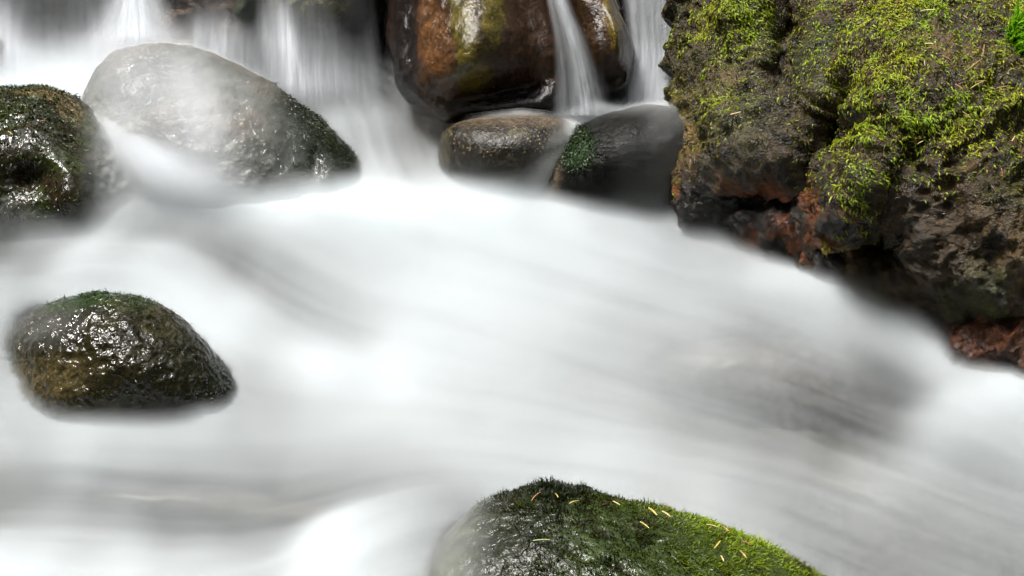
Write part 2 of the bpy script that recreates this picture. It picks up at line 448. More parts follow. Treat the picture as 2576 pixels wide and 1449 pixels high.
# --- brown boulder behind, and its neighbour across the thin fall
brown = Rock([(978, -60), (984, 20), (982, 90), (990, 170), (1015, 235), (1065, 278), (1120, 312), (1200, 300), (1300, 285), (1400, 262), (1440, 160), (1430, 20), (1420, -120), (1300, -260), (1100, -250), (1000, -180)],
             (1205, 40), 4.70, 0.25, 0.35, 8, ky=-0.0007, amp=0.018, freq=6, seed=9, fine=0.0012,
             sculpt=lambda px, py: 0.07 * gauss(px, py, 1195, 60, 70, 170, 4) - 0.16 * gauss(px, py, 1290, 260, 190, 70, -8) - 0.05 * gauss(px, py, 1010, 150, 40, 120) - 0.03 * gauss(px, py, 1330, 110, 50, 100))
c = base(brown, (0.026, 0.011, 0.004))
c = mixc(c, C(0.085, 0.036, 0.011), sstep(0.25, 0.8, gauss(brown.px, brown.py, 1095, 110, 55, 150, -8) + 0.35 * fbm(brown.q * 14, 4)))
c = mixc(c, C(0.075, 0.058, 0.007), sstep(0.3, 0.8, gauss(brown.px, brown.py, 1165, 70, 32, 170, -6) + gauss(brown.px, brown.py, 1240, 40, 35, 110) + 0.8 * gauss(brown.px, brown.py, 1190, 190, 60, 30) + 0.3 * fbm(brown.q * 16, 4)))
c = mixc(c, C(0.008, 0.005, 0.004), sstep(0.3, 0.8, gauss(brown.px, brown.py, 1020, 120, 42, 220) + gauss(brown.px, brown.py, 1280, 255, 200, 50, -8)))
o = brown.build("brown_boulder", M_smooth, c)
tag(o, "tall wet orange brown boulder between the falls with a shining streak down its front", "boulder")
rim = Rock([(1418, -120), (1430, 0), (1450, 90), (1480, 180), (1530, 240), (1580, 215), (1592, 130), (1582, 80), (1556, 20), (1530, -60), (1490, -160)],
           (1510, 70), 4.66, 0.14, 0.3, 7, ky=-0.0003, amp=0.010, freq=8, seed=10,
           sculpt=lambda px, py: 0.05 * gauss(px, py, 1550, 70, 22, 90, -10) - 0.05 * gauss(px, py, 1565, 200, 40, 40))
c = base(rim, (0.035, 0.017, 0.006))
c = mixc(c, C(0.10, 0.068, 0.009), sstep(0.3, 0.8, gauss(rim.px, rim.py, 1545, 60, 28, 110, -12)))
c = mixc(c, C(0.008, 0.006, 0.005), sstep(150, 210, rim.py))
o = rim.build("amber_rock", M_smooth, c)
tag(o, "glossy amber rock with a shining rim just right of the thin waterfall", "rock")

# --- cobble and dark round boulder below the thin fall
cobble = Rock([(1102, 375), (1112, 335), (1150, 308), (1210, 294), (1290, 285), (1370, 287), (1430, 305), (1470, 345), (1460, 420), (1400, 490), (1300, 520), (1200, 510), (1130, 455), (1106, 415)],
              (1280, 395), 4.41, 0.18, 0.2, 7, ky=0.0001, amp=0.007, freq=8, seed=11, sq=0.85)
c = base(cobble, (0.018, 0.015, 0.010))
c = mixc(c, C(0.042, 0.035, 0.012), sstep(0.0, 0.4, fbm(cobble.q * 10, 4)))
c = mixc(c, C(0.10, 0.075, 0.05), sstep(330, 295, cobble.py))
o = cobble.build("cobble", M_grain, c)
tag(o, "flat topped speckled brown cobble below the brown boulder", "stone")
dark = Rock([(1330, 530), (1348, 455), (1380, 394), (1430, 342), (1496, 300), (1570, 276), (1640, 266), (1710, 280), (1760, 340), (1760, 480), (1720, 570), (1600, 590), (1450, 580), (1370, 565)],
            (1560, 430), 4.38, 0.20, 0.2, 7, ky=0.0002, amp=0.008, freq=7, seed=12, fine=0.001)
c = base(dark, (0.006, 0.006, 0.005))
c = mixc(c, C(0.018, 0.042, 0.012), sstep(0.25, 0.8, gauss(dark.px, dark.py, 1450, 375, 60, 60) + 0.25 * fbm(dark.q * 12, 3)))
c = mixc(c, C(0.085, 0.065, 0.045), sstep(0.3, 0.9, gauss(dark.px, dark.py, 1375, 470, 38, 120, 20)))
M_darkst = rock_mat("dark smooth stone", (0.10, 0.2), 0.7, 1.0, 0.003, 0.6, spec=0.10)
dark_t = tag(empty("dark_boulder", dark.V.mean(0)), "smooth blackish round boulder with a green mossy cheek, right of the speckled cobble", "boulder")
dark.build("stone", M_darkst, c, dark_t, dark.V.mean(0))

# --- the rock ledge the water falls over, back left, and the dark rock at its far end
wall = Rock([(330, -40), (360, 120), (420, 240), (560, 300), (760, 320), (930, 310), (965, 200), (960, 40), (960, -120), (900, -280), (650, -320), (420, -260)],
            (650, 20), 5.0, 0.18, 0.4, 7, ky=0.0002, sq=0.8, amp=0.03, freq=5, crag=0.02, cfreq=6, seed=13)
c = base(wall, (0.016, 0.013, 0.010))
c = mixc(c, C(0.10, 0.065, 0.042), sstep(0.3, 0.8, gauss(wall.px, wall.py, 500, 60, 150, 100) + 0.3 * fbm(wall.q * 6, 3)))
c = mixc(c, C(0.10, 0.095, 0.022), sstep(0.3, 0.8, gauss(wall.px, wall.py, 780, 10, 170, 45) + 0.3 * fbm(wall.q * 9, 3)))
c = mixc(c, C(0.022, 0.034, 0.010), sstep(0.3, 0.8, gauss(wall.px, wall.py, 630, 30, 50, 50)))
o = wall.build("rock_ledge", M_crag, c)
tag(o, "broad dark rock ledge behind the thin water curtains, back left", "rock")
wall2 = Rock([(-220, -100), (-200, 120), (-60, 200), (100, 230), (260, 200), (330, 80), (340, -80), (240, -250), (0, -280), (-150, -220)],
             (60, -20), 5.0, 0.16, 0.4, 7, ky=0.0002, sq=0.8, amp=0.03, freq=5, crag=0.02, cfreq=6, seed=14)
c = base(wall2, (0.016, 0.015, 0.013))
c = mixc(c, C(0.02, 0.026, 0.012), sstep(0.3, 0.8, gauss(wall2.px, wall2.py, 160, 10, 90, 60)))
o = wall2.build("rock_ledge", M_crag, c)
tag(o, "dark rock ledge behind the spray in the far top left corner", "rock")
wall3 = Rock([(1540, -200), (1560, 40), (1570, 200), (1600, 290), (1700, 300), (1790, 240), (1800, 0), (1760, -200)],
             (1670, 40), 4.85, 0.10, 0.35, 6, sq=0.8, amp=0.02, freq=6, seed=15)
o = wall3.build("rock_ledge", M_crag, base(wall3, (0.03, 0.026, 0.026)))
tag(o, "dark rock face behind the grey water curtain left of the mossy boulder", "rock")
edge = Rock([(-90, 130), (-60, 90), (-20, 85), (8, 105), (14, 140), (5, 170), (-30, 190), (-80, 180)], (-35, 138), 4.75, 0.07, 0.1, 6, amp=0.008, freq=9, seed=16)
o = edge.build("rock", M_smooth, base(edge, (0.05, 0.035, 0.025)))
tag(o, "small brown rock poking from the foam at the left edge", "rock")

# --- humps of stone just under the surface
def sunk(outline, center, off, front_, back_, col, label, seed):
    r = Rock(outline, center, float(t_water(center[0], center[1], off)), front_, back_, 6, amp=0.012, freq=7, seed=seed)
    o = r.build("submerged_rock", M_bed, base(r, col)); ROCKS.remove(r)
    return tag(o, label, "rock")
def ell(cx, cy_, a, b, ang=0, n=14):
    return [(cx + a * math.cos(k * 2 * math.pi / n) * math.cos(R(ang)) - b * math.sin(k * 2 * math.pi / n) * math.sin(R(ang)),
             cy_ + a * math.cos(k * 2 * math.pi / n) * math.sin(R(ang)) + b * math.sin(k * 2 * math.pi / n) * math.cos(R(ang))) for k in range(n)]
sunk(ell(2070, 1040, 430, 165, 14), (2070, 1040), -0.225, 0.12, 0.12, (0.05, 0.04, 0.033), "grey brown rock drowned under clear fast water, right of centre", 21)
sunk(ell(500, 690, 260, 70, 22), (500, 690), -0.17, 0.08, 0.10, (0.06, 0.04, 0.028), "brownish rock drowned in foam between the two left rocks", 22)
sunk(ell(560, 1290, 330, 60, 6), (560, 1290), -0.165, 0.08, 0.10, (0.05, 0.04, 0.026), "tan rock drowned under shallow water in the lower left", 23)

# ------------------------------------------------------------------ ground: streambed and unseen ravine slopes added round it
xs = np.linspace(-2.6, 2.8, 180); ys = np.linspace(-2.4, 2.2, 160)
GX, GY = np.meshgrid(xs, ys)
q = np.stack([GX.ravel(), GY.ravel(), np.zeros(GX.size)], 1)
z = SLOPE * q[:, 1] - 0.20 + 0.05 * fbm(q * 3, 4) + 0.55 * sstep(0.95, 1.7, q[:, 1]) + 0.35 * sstep(1.4, 2.4, q[:, 0]) + 0.25 * sstep(-1.6, -2.4, q[:, 0])
nx_, ny_ = len(xs), len(ys)
I = np.arange(nx_ * ny_).reshape(ny_, nx_)
QF = np.stack([I[:-1, :-1].ravel(), I[:-1, 1:].ravel(), I[1:, 1:].ravel(), I[1:, :-1].ravel()], 1)
V = q.copy(); V[:, 2] = z
cc = np.tile(C(0.018, 0.016, 0.012), (len(V), 1)); cc = mixc(cc, C(0.035, 0.027, 0.017), sstep(0, 0.4, fbm(q * 4 + 3, 4)))
tag(make_mesh("streambed", V, QF, M_bed, None, {"col": cc}, origin=(0, 0, 0)), kind="structure")
nr, na = 40, 96
rr_ = 2.3 * (30 / 2.3) ** (np.arange(nr) / (nr - 1)); aa = np.arange(na) * 2 * math.pi / na
RR, AA = np.meshgrid(rr_, aa, indexing='ij')
X_, Y_ = RR * np.cos(AA), RR * np.sin(AA) * 1.0
q = np.stack([X_.ravel(), Y_.ravel(), np.zeros(X_.size)], 1)
dr = RR.ravel()
steep = 0.9 + 0.9 * np.abs(np.cos(AA.ravel())) + 1.3 * np.clip(-np.sin(AA.ravel()) + 0.2, 0, 1)  # unseen slopes, steepest behind the camera, added to darken reflections in wet rock
z = SLOPE * np.clip(q[:, 1], -2.6, 2.6) - 0.3 + steep * np.clip(dr - 4.6, 0, None) + 0.45 * np.clip(dr - 2.3, 0, 2.3) * (0.25 + 0.75 * np.clip(np.sin(AA.ravel()) + 0.3, 0, 1)) + 0.6 * fbm(q * 0.6, 4) * sstep(4, 8, dr)
V = q.copy(); V[:, 2] = z
I = np.arange(nr * na).reshape(nr, na); J = np.roll(I, -1, 1)
QF = np.stack([I[:-1].ravel(), J[:-1].ravel(), J[1:].ravel(), I[1:].ravel()], 1)[:, ::-1]
M_hill = plain_mat("dark unseen ravine side", (0.022, 0.028, 0.012), 0.9, 0.8, 3)
tag(make_mesh("unseen_hillside", V, QF, M_hill, None, origin=(0, 0, 0)), kind="structure")

# ------------------------------------------------------------------ the stream
STEP = 0.0055
x0, x1, y0, y1 = -1.42, 1.50, -1.32, 1.12
gx = np.arange(x0, x1, STEP); gy = np.arange(y0, y1, STEP)
GX, GY = np.meshgrid(gx, gy); nyy, nxx = GX.shape
# how white the water is, sampled over the stream (photo position, brightness)
FOAM = [  # foam beside some rocks whitened to make up for their shade
 (1000,560,255),(750,540,250),(1250,560,252),(1450,580,245),(600,545,242),(900,520,252),(1600,620,228),(1800,640,222),(1150,700,236),(1400,750,226),(1300,650,238),
 (850,800,200),(760,760,190),(900,830,208),(700,720,178),(600,680,165),(520,645,166),(430,628,150),(340,640,168),(540,662,155),(620,692,160),(560,610,205),(700,650,222),(800,690,225),(950,730,228),
 (200,680,234),(400,690,240),(300,665,232),(500,735,238),(600,800,236),(700,880,226),(820,940,246),(740,930,236),(660,930,205),(640,990,190),(720,1010,196),
 (0,640,140),(60,650,152),(120,660,185),(0,700,215),(250,580,192),(100,590,225),(200,600,215),(350,575,205),(-100,620,150),(180,620,188),(450,560,225),
 (1000,950,240),(1200,870,230),(1100,820,230),(1300,1000,222),(1500,950,206),(1700,900,190),(1580,870,208),(1900,890,172),(1850,960,168),(2000,960,150),(2050,1010,122),(2150,1080,116),(2080,1110,122),(1950,1080,150),(2250,1010,140),(2280,950,150),(2200,930,145),(2320,1020,160),(2250,1100,150),(2345,1075,222),(2390,1050,234),(2330,1130,222),(2000,1165,195),(2150,1160,190),(1800,1080,178),(1700,1000,190),(1850,1150,200),
 (2050,720,240),(1950,690,234),(2100,790,240),(2250,850,250),(2350,900,248),(2300,875,245),(2430,960,215),(2150,850,215),(2000,800,212),(1850,800,205),(1700,720,214),(1750,790,214),(2290,925,190),
 (2540,1050,240),(2470,1080,236),(2400,1120,225),(2576,1130,225),(2700,1100,230),(2450,1230,190),(2300,1340,175),(2500,1400,182),(2400,1350,176),(2100,1290,186),(2200,1200,200),(2300,1180,208),(2576,1250,190),(2050,1380,180),(2200,1420,165),(2600,1450,165),
 (1800,1200,216),(1600,1190,222),(1500,1170,226),(1400,1100,216),(1200,1100,216),(1100,1050,225),(1300,1200,218),(1650,1240,205),(1900,1280,196),(1000,1150,212),
 (200,1090,232),(50,1080,225),(350,1080,228),(500,1085,222),(650,1080,208),(800,1090,214),(900,1040,222),(-100,1090,222),(300,1150,210),(600,1160,200),(100,1150,205),
 (100,1230,150),(0,1230,152),(250,1245,152),(400,1265,152),(550,1275,150),(700,1270,155),(820,1265,162),(950,1240,175),(1050,1230,190),(600,1335,165),(450,1320,172),(750,1320,165),(-120,1230,155),(300,1200,180),(700,1215,180),(450,1210,182),(850,1220,185),
 (100,1330,200),(250,1340,200),(100,1430,238),(300,1430,230),(500,1420,222),(650,1400,200),(800,1390,240),(850,1430,252),(900,1380,232),(780,1440,248),(1000,1330,208),(950,1300,196),(1080,1320,205),(1150,1300,198),(1050,1400,215),(1130,1430,195),(980,1430,228),(1110,1265,205),(1180,1350,190),(0,1440,238),(850,1480,250),(300,1500,235),(600,1480,228),
 (950,350,196),(1050,350,166),(1040,330,160),(900,440,216),(1000,450,212),(870,300,222),(950,290,205),(1050,420,190),(1090,460,200),(1100,300,130),(930,480,240),(1200,500,235),(1350,520,225),(1500,545,215),(1650,560,205),(1100,510,245),
 (100,200,246),(0,200,240),(200,235,244),(280,275,242),(340,340,240),(400,410,236),(450,470,238),(520,510,240),(300,200,205),(-100,220,240),(120,160,190),(800,230,110),(900,200,90),(950,240,125),(700,180,120),(850,150,90),(600,120,120),(900,262,165),(780,265,165),(1640,215,120),(1650,150,80),(1640,260,150),(420,360,215),(500,450,222),(0,560,168),(60,520,160),(1700,540,195),(1740,600,205),(1850,640,210),
]
FA = np.array(FOAM, float)
FP = at_water(FA[:, 0], FA[:, 1])[:, :2]
lin = lambda L: np.where(L / 255 <= 0.04045, L / 255 / 12.92, ((L / 255 + 0.055) / 1.055) ** 2.4)
FV = np.clip(lin(FA[:, 2]) / 0.97, 0.02, 1.04) ** 1.75
def interp(pts):
    num = np.zeros(len(pts)); den = np.zeros(len(pts))
    nn = np.zeros((len(FP),))
    D = FP[:, None] - FP[None]; D = np.sqrt(D[..., 0] ** 2 + (0.55 * D[..., 1]) ** 2); np.fill_diagonal(D, 9)
    h = np.clip(np.sort(D, 1)[:, :3].mean(1), 0.035, 0.2) * 0.75
    for k in range(len(FP)):
        d2 = (pts[:, 0] - FP[k, 0]) ** 2 + (0.55 * (pts[:, 1] - FP[k, 1])) ** 2
        w = (1 + d2 / (h[k] ** 2)) ** -2.6
        num += w * FV[k]; den += w
    return num / den
P2 = np.stack([GX.ravel(), GY.ravel()], 1)
def blur(a, sig):
    n = int(3 * sig); kx_ = np.exp(-0.5 * (np.arange(-n, n + 1) / sig) ** 2); kx_ /= kx_.sum()
    a = np.pad(a, n, mode='edge')
    a = np.apply_along_axis(lambda m: np.convolve(m, kx_, 'valid'), 0, a)
    return np.apply_along_axis(lambda m: np.convolve(m, kx_, 'valid'), 1, a)
FO = interp(P2)
FO = blur(FO.reshape(nyy, nxx), 4.5).ravel()
# direction of the current
ARR = [(0,190,150,215),(150,220,260,270),(270,280,400,420),(400,430,560,520),(600,530,900,550),(950,550,1400,620),(1400,600,1800,680),(1000,700,1400,780),(1100,820,1500,930),(1400,900,1800,1020),
 (1800,850,2200,980),(2000,960,2300,1090),(1900,690,2200,820),(2200,830,2450,960),(2300,950,2450,1050),(100,690,300,650),(300,650,520,690),(500,690,720,850),(700,870,900,940),(900,930,1300,990),
 (-50,620,100,660),(200,590,400,610),(400,620,620,680),(620,690,900,830),(0,1090,300,1085),(300,1085,700,1085),(700,1090,1100,1120),(1000,1130,1500,1180),(1500,1150,2000,1220),(2000,1220,2500,1400),(2300,1150,2576,1230),
 (0,1225,300,1250),(300,1250,600,1285),(700,1275,1000,1235),(0,1430,400,1420),(500,1410,800,1380),(850,1420,1050,1310),(1900,1280,2200,1400),(870,300,900,440),(1000,300,1030,460),(1100,510,1300,540),(1650,540,1750,610)]
A0 = at_water(np.array([a[0] for a in ARR]), np.array([a[1] for a in ARR]))[:, :2]
A1 = at_water(np.array([a[2] for a in ARR]), np.array([a[3] for a in ARR]))[:, :2]
AM = (A0 + A1) / 2; AD = A1 - A0; AD /= np.linalg.norm(AD, axis=1)[:, None]
vel = np.zeros_like(P2); ws = np.zeros(len(P2))
for k in range(len(AM)):
    for s_ in (0.15, 0.5, 0.85):
        c_ = A0[k] + (A1[k] - A0[k]) * s_
        d2 = ((P2 - c_) ** 2).sum(1)
        wk = 1 / (d2 + 0.004) ** 1.5
        vel += wk[:, None] * AD[k]; ws += wk
vel /= ws[:, None]; vel /= np.maximum(np.linalg.norm(vel, axis=1), 1e-6)[:, None]
def lic(noise, n, stepw):
    acc = noise.copy(); tot = 1
    for sg in (1, -1):
        p = P2.copy()
        for k in range(n):
            ix = np.clip(((p[:, 0] - x0) / STEP).astype(int), 0, nxx - 1); iy = np.clip(((p[:, 1] - y0) / STEP).astype(int), 0, nyy - 1)
            v = vel[iy * nxx + ix]
            p = p + sg * v * stepw
            ix = np.clip(((p[:, 0] - x0) / STEP).round().astype(int), 0, nxx - 1); iy = np.clip(((p[:, 1] - y0) / STEP).round().astype(int), 0, nyy - 1)
            wk = 0.5 + 0.5 * math.cos(math.pi * k / n)
            acc = acc + wk * noise[iy * nxx + ix]; tot += wk
    acc = acc / tot
    return (acc - acc.mean()) / acc.std()
z3 = np.zeros((len(P2), 1))
n1 = rng.normal(size=len(P2)); n2 = perlin(np.concatenate([P2 * 38, z3], 1)); n3 = perlin(np.concatenate([P2 * 14, z3 + 5], 1))
ST1, ST2, ST3 = lic(n1, 36, STEP), lic(n2, 44, STEP * 1.3), lic(n3, 50, STEP * 1.6)
STK = 1.4 * ST1 + 0.5 * ST2 + 0.2 * ST3
contrast = 0.029 * np.clip(1.2 - FO, 0.35, 0.75)
F2 = np.clip(FO + contrast * STK, 0.03, 1.05)
# soft relief of the surface: hollows where it runs clear, swells where it is white
WZ = SLOPE * P2[:, 1] + 0.05 * (np.clip(FO, 0, 1) - 0.6) + 0.0016 * ST3 + 0.0006 * ST2
bump = 0.0
for (X, Y, a, sx, sy) in [(480, 630, 0.018, 0.22, 0.10), (2080, 1010, 0.018, 0.26, 0.16), (950, 600, 0.03, 0.36, 0.12), (800, 1400, 0.012, 0.18, 0.14), (300, 690, 0.02, 0.25, 0.08), (2100, 780, 0.03, 0.2, 0.1), (2540, 1060, 0.03, 0.18, 0.12), (250, 265, 0.03, 0.2, 0.12)]:
    c_ = at_water(X, Y)[:2]
    WZ += 1.3 * a * np.exp(-((P2[:, 0] - c_[0]) / sx) ** 2 - ((P2[:, 1] - c_[1]) / sy) ** 2)
FADE = np.full(len(P2), 0.012)
for (X, Y, a, fd, sx, sy) in [(1080, 1410, 0.07, 0.012, 0.18, 0.22), (0, 880, 0.085, 0.03, 0.10, 0.16), (300, 520, 0.03, 0.03, 0.16, 0.14)]:
    c_ = at_water(X, Y)[:2]
    g_ = np.exp(-((P2[:, 0] - c_[0]) / sx) ** 2 - ((P2[:, 1] - c_[1]) / sy) ** 2)
    WZ += a * g_; FADE += fd * g_
# how deep the spray layer over the surface is
SPRAY = np.full(len(P2), 0.020)
for (X, Y, a, sx, sy) in [(1000, 520, 0.035, 0.38, 0.10), (1450, 585, 0.025, 0.35, 0.07), (300, 1060, 0.02, 0.35, 0.06), (480, 500, 0.03, 0.20, 0.12), (900, 300, 0.035, 0.15, 0.15), (350, 120, 0.05, 0.2, 0.2), (120, 180, 0.05, 0.3, 0.12), (200, 570, 0.05, 0.28, 0.1), (2300, 880, 0.03, 0.3, 0.08), (2160, 800, 0.03, 0.12, 0.08), (1850, 640, 0.02, 0.2, 0.08), (1080, 1400, 0.02, 0.15, 0.12), (0, 900, 0.03, 0.12, 0.15)]:
    c_ = at_water(X, Y)[:2]
    SPRAY += a * np.exp(-((P2[:, 0] - c_[0]) / sx) ** 2 - ((P2[:, 1] - c_[1]) / sy) ** 2)

def rock_dist(V, lim):
    d = np.full(len(V), lim); up = np.zeros(len(V))
    for r in ROCKS:
        lo, hi = r.V.min(0) - lim, r.V.max(0) + lim
        ids = np.nonzero(((V > lo) & (V < hi)).all(1))[0]
        fn = r.bvh.find_nearest
        for i in ids:
            h = fn(V[i], lim)
            if h[0] is not None:
                dd = h[3]
                if (Vector(V[i]) - h[0]).dot(h[1]) < 0: dd = 0.0
                if dd < d[i]: d[i] = dd; up[i] = h[1].z
    return d, up
def sheet(nm, sel_y, sel_x, off, alpha, fade):
    idx = (sel_y[:, None] * nxx + sel_x[None]).ravel()
    V = np.stack([P2[idx, 0], P2[idx, 1], WZ[idx] + off[idx]], 1)
    a = alpha[idx]
    d, up = rock_dist(V, 0.05)
    a = a * sstep(0, 1, d / (0.004 + (FADE[idx] * fade - 0.004) * sstep(0.1, 0.6, up)))
    I = np.arange(len(idx)).reshape(len(sel_y), len(sel_x))
    QF = np.stack([I[:-1, :-1].ravel(), I[:-1, 1:].ravel(), I[1:, 1:].ravel(), I[1:, :-1].ravel()], 1)
    keep = (a[QF].max(1) > 0)
    return V, QF[keep], a
F2 = F2 * sstep(1.10, 0.90, P2[:, 1])
AS = 0.62 * np.clip(F2, 0, 1)
A0_ = np.clip(1 - (1 - np.clip(F2, 0, 0.995)) / (1 - AS), 0, 0.985)
V, QF, a = sheet("w", np.arange(nyy), np.arange(nxx), np.zeros(len(P2)), A0_, 0.7)
Vs, Fs, As = [V], [QF], [a]; base_n = len(V)
K = 11
wgt = np.array([(1 - (k / K)) ** 1.3 for k in range(K)]); wgt /= wgt.sum()
for k in range(K):
    off = SPRAY * (k + 1) / K
    al = 1 - (1 - AS) ** wgt[k]
    V, QF, a = sheet("w", np.arange(k % 2, nyy, 2), np.arange(k % 2, nxx, 2), off, al, 1.0)
    Vs.append(V); Fs.append(QF + base_n); As.append(a); base_n += len(V)
water = make_mesh("water", np.concatenate(Vs), np.concatenate(Fs), M_water, None, {"alpha": np.concatenate(As)}, origin=(0, 0, 0))
tag(water, kind="structure")

# ------------------------------------------------------------------ films of water sliding over stones
def film(rk, fn, layers=((0.003, 0.5), (0.006, 0.3), (0.010, 0.2)), fleck=None, streak=0.25, sdir=(0.3, 0.0, -1.0), rim=0.0):
    px, py = rk.px, rk.py
    a = fn(px, py)
    if rim: a = a * (1 - rim * sstep(0.72, 0.97, rk.sn))
    q = rk.V * (26, 26, 5) if sdir else rk.V * 12
    a = np.clip(a * (1 + streak * fbm(q, 3)), 0, 0.99)
    tot = sum(l[1] for l in layers)
    Vs, Fs, As, Ks, n0 = [], [], [], [], 0
    for off, wg in layers:
        al = 1 - (1 - a) ** (wg / tot)
        Fk = rk.F[(al[rk.F].max(1) > 0.004) & (rk.n[rk.F].mean(1) @ -FWD > -0.35)]
        Vs.append(rk.V + rk.n * off); Fs.append(Fk + n0); As.append(al); n0 += len(rk.V)
        Ks.append((fleck(px, py) if fleck and off < 0.01 else np.zeros(len(px))))
    V = np.concatenate(Vs); F = np.concatenate(Fs)
    used = np.unique(F); mp = np.full(len(V), -1); mp[used] = np.arange(len(used))
    o = make_mesh("water_film", V[used], mp[F], M_film, None, {"alpha": np.concatenate(As)[used], "fleck": np.concatenate(Ks)[used]})
    return tag(o, kind="structure")
film(veiled, lambda x, y: np.clip(0.20 - 0.20 * sstep(560, 760, x + 0.30 * (y - 250)) + 0.22 * gauss(x, y, 500, 270, 60, 170, -16) - 0.10 * gauss(x, y, 400, 190, 90, 45) - 0.1 * gauss(x, y, 430, 330, 60, 60) + 0.3 * gauss(x, y, 300, 330, 140, 60, 45) + 0.2 * gauss(x, y, 600, 470, 250, 50)
     + 0.08 * gauss(x, y, 690, 330, 60, 120, -25), 0, 0.93), fleck=lambda x, y: np.ones_like(x) * sstep(860, 700, x), layers=((0.003, 0.5), (0.006, 0.3), (0.011, 0.2)), rim=0.45, streak=0.4)
film(left, lambda x, y: 0.16 * sstep(260, 40, x) * sstep(920, 780, y), streak=0.05, rim=0.6)
film(upper, lambda x, y: 0.6 * sstep(190, 345, x + 0.12 * (y - 350)) + 0.45 * sstep(490, 570, y - 0.2 * x), fleck=lambda x, y: sstep(60, 200, x), streak=0.12)
film(front, lambda x, y: 0.22 * sstep(1265, 1135, x), streak=0.2, rim=0.2)
film(dark, lambda x, y: 0.12 * sstep(1590, 1690, x) + 0.18 * gauss(x, y, 1640, 262, 160, 22, -5) + 0.3 * sstep(470, 540, y) + 0.05 * sstep(1500, 1600, x) * sstep(300, 420, y))
film(cobble, lambda x, y: 0.65 * gauss(x, y, 1390, 430, 38, 120, 35) + 0.75 * sstep(420, 500, y) + 0.5 * sstep(1400, 1460, x) + 0.3 * gauss(x, y, 1300, 284, 160, 10, -2))

# ------------------------------------------------------------------ falling water
def curtain(rows, alpha_fn, layers=4, thick=0.03, nu=60, nv=90, streak=0.6, fr=22, seed=0, jit=0.012):
    """rows: (Y, Xleft, Xright, t) down the fall; each layer is a sheet at its own depth"""
    rows = np.array(rows, float); s = np.linspace(0, 1, nv); k = np.linspace(0, 1, len(rows))
    def sm(c):
        v = np.interp(s, k, rows[:, c]); m = 14          # ease the corners between the rows
        g = 2 * v[0] - v[1:m + 1][::-1], 2 * v[-1] - v[-m - 1:-1][::-1]
        return np.convolve(np.concatenate([g[0], v, g[1]]), np.hanning(2 * m + 3)[1:-1] / np.hanning(2 * m + 3).sum(), 'valid')
    Yr, XL, XR, T = sm(0), sm(1), sm(2), sm(3)
    u = np.linspace(0, 1, nu)
    Vs, Fs, As, n0 = [], [], [], 0
    for l in range(layers):
        X = XL[:, None] + (XR - XL)[:, None] * u[None]; Yg = np.repeat(Yr[:, None], nu, 1)
        Uw = (XR - XL).max() / 1288.0 * u[None] + 0 * X
        nz = fbm(np.stack([(Uw * fr * 4).ravel() + seed, (s[:, None] * 1.6 + 0 * X).ravel(), np.full(X.size, l * 2.7 + seed)], 1), 4, 0.65).reshape(X.shape)
        Tg = T[:, None] + thick * (l / max(layers - 1, 1) - 0.5) + jit * nz
        a = np.clip(alpha_fn(X, Yg, u[None] + 0 * X, s[:, None] + 0 * X) * (1 + streak * 1.6 * nz), 0, 0.98)
        a = 1 - (1 - a) ** (1.0 / layers)
        V = at_t(X.ravel(), Yg.ravel(), Tg.ravel())
        I = np.arange(nu * nv).reshape(nv, nu)
        QF = np.stack([I[:-1, :-1].ravel(), I[:-1, 1:].ravel(), I[1:, 1:].ravel(), I[1:, :-1].ravel()], 1)
        Vs.append(V); Fs.append(QF + n0); As.append(a.ravel()); n0 += len(V)
    o = make_mesh("waterfall", np.concatenate(Vs), np.concatenate(Fs), M_fall, None, {"alpha": np.concatenate(As)})
    return tag(o, kind="structure")
side = lambda u, w=0.15: sstep(0, w, u) * sstep(1, 1 - w, u)
curtain([(150, -40, 300, 4.76), (210, 40, 340, 4.58), (270, 140, 420, 4.42), (340, 210, 500, 4.28), (420, 270, 600, 4.18), (500, 330, 720, 4.13), (580, 360, 840, 4.12)],
        lambda X, Y, u, s: 0.93 * np.exp(-((u - 0.44) / 0.30) ** 2) * side(u, 0.25) * sstep(0, 0.25, s) * sstep(1, 0.62, s), 7, 0.06, nu=90, streak=0.05, fr=8, seed=40, jit=0.0)
# spray thrown up in front of the veiled boulder's crown
curtain([(60, 120, 600, 4.50), (130, 120, 640, 4.40), (220, 140, 660, 4.25), (330, 180, 680, 4.14), (440, 220, 700, 4.10), (540, 240, 720, 4.09)],
        lambda X, Y, u, s: np.clip(0.30 * gauss(X, Y, 330, 190, 170, 110, 35) + 0.26 * gauss(X, Y, 500, 300, 75, 170, -14) + 0.30 * gauss(X, Y, 430, 430, 200, 90, 20), 0, 0.8) * side(u, 0.3) * side(s, 0.2), 6, 0.06, nu=120, streak=0.22, fr=12, seed=44, jit=0.0)
# thin fall between the brown boulder and the amber rock
curtain([(-90, 1350, 1420, 4.50), (0, 1368, 1440, 4.44), (100, 1385, 1490, 4.42), (200, 1385, 1530, 4.42), (290, 1375, 1560, 4.42)],
        lambda X, Y, u, s: (0.72 * np.exp(-((u - 0.55) / 0.20) ** 2) + 0.25 * np.exp(-((u - 0.2) / 0.12) ** 2)) * side(u, 0.2), 4, 0.03, streak=0.3, seed=3)
# grey curtain left of the mossy boulder
curtain([(-90, 1550, 1730, 4.72), (0, 1560, 1730, 4.70), (120, 1575, 1730, 4.68), (270, 1560, 1740, 4.60)],
        lambda X, Y, u, s: 0.55 * side(u, 0.2) * (0.75 + 0.45 * s), 4, 0.04, streak=0.35, seed=9)
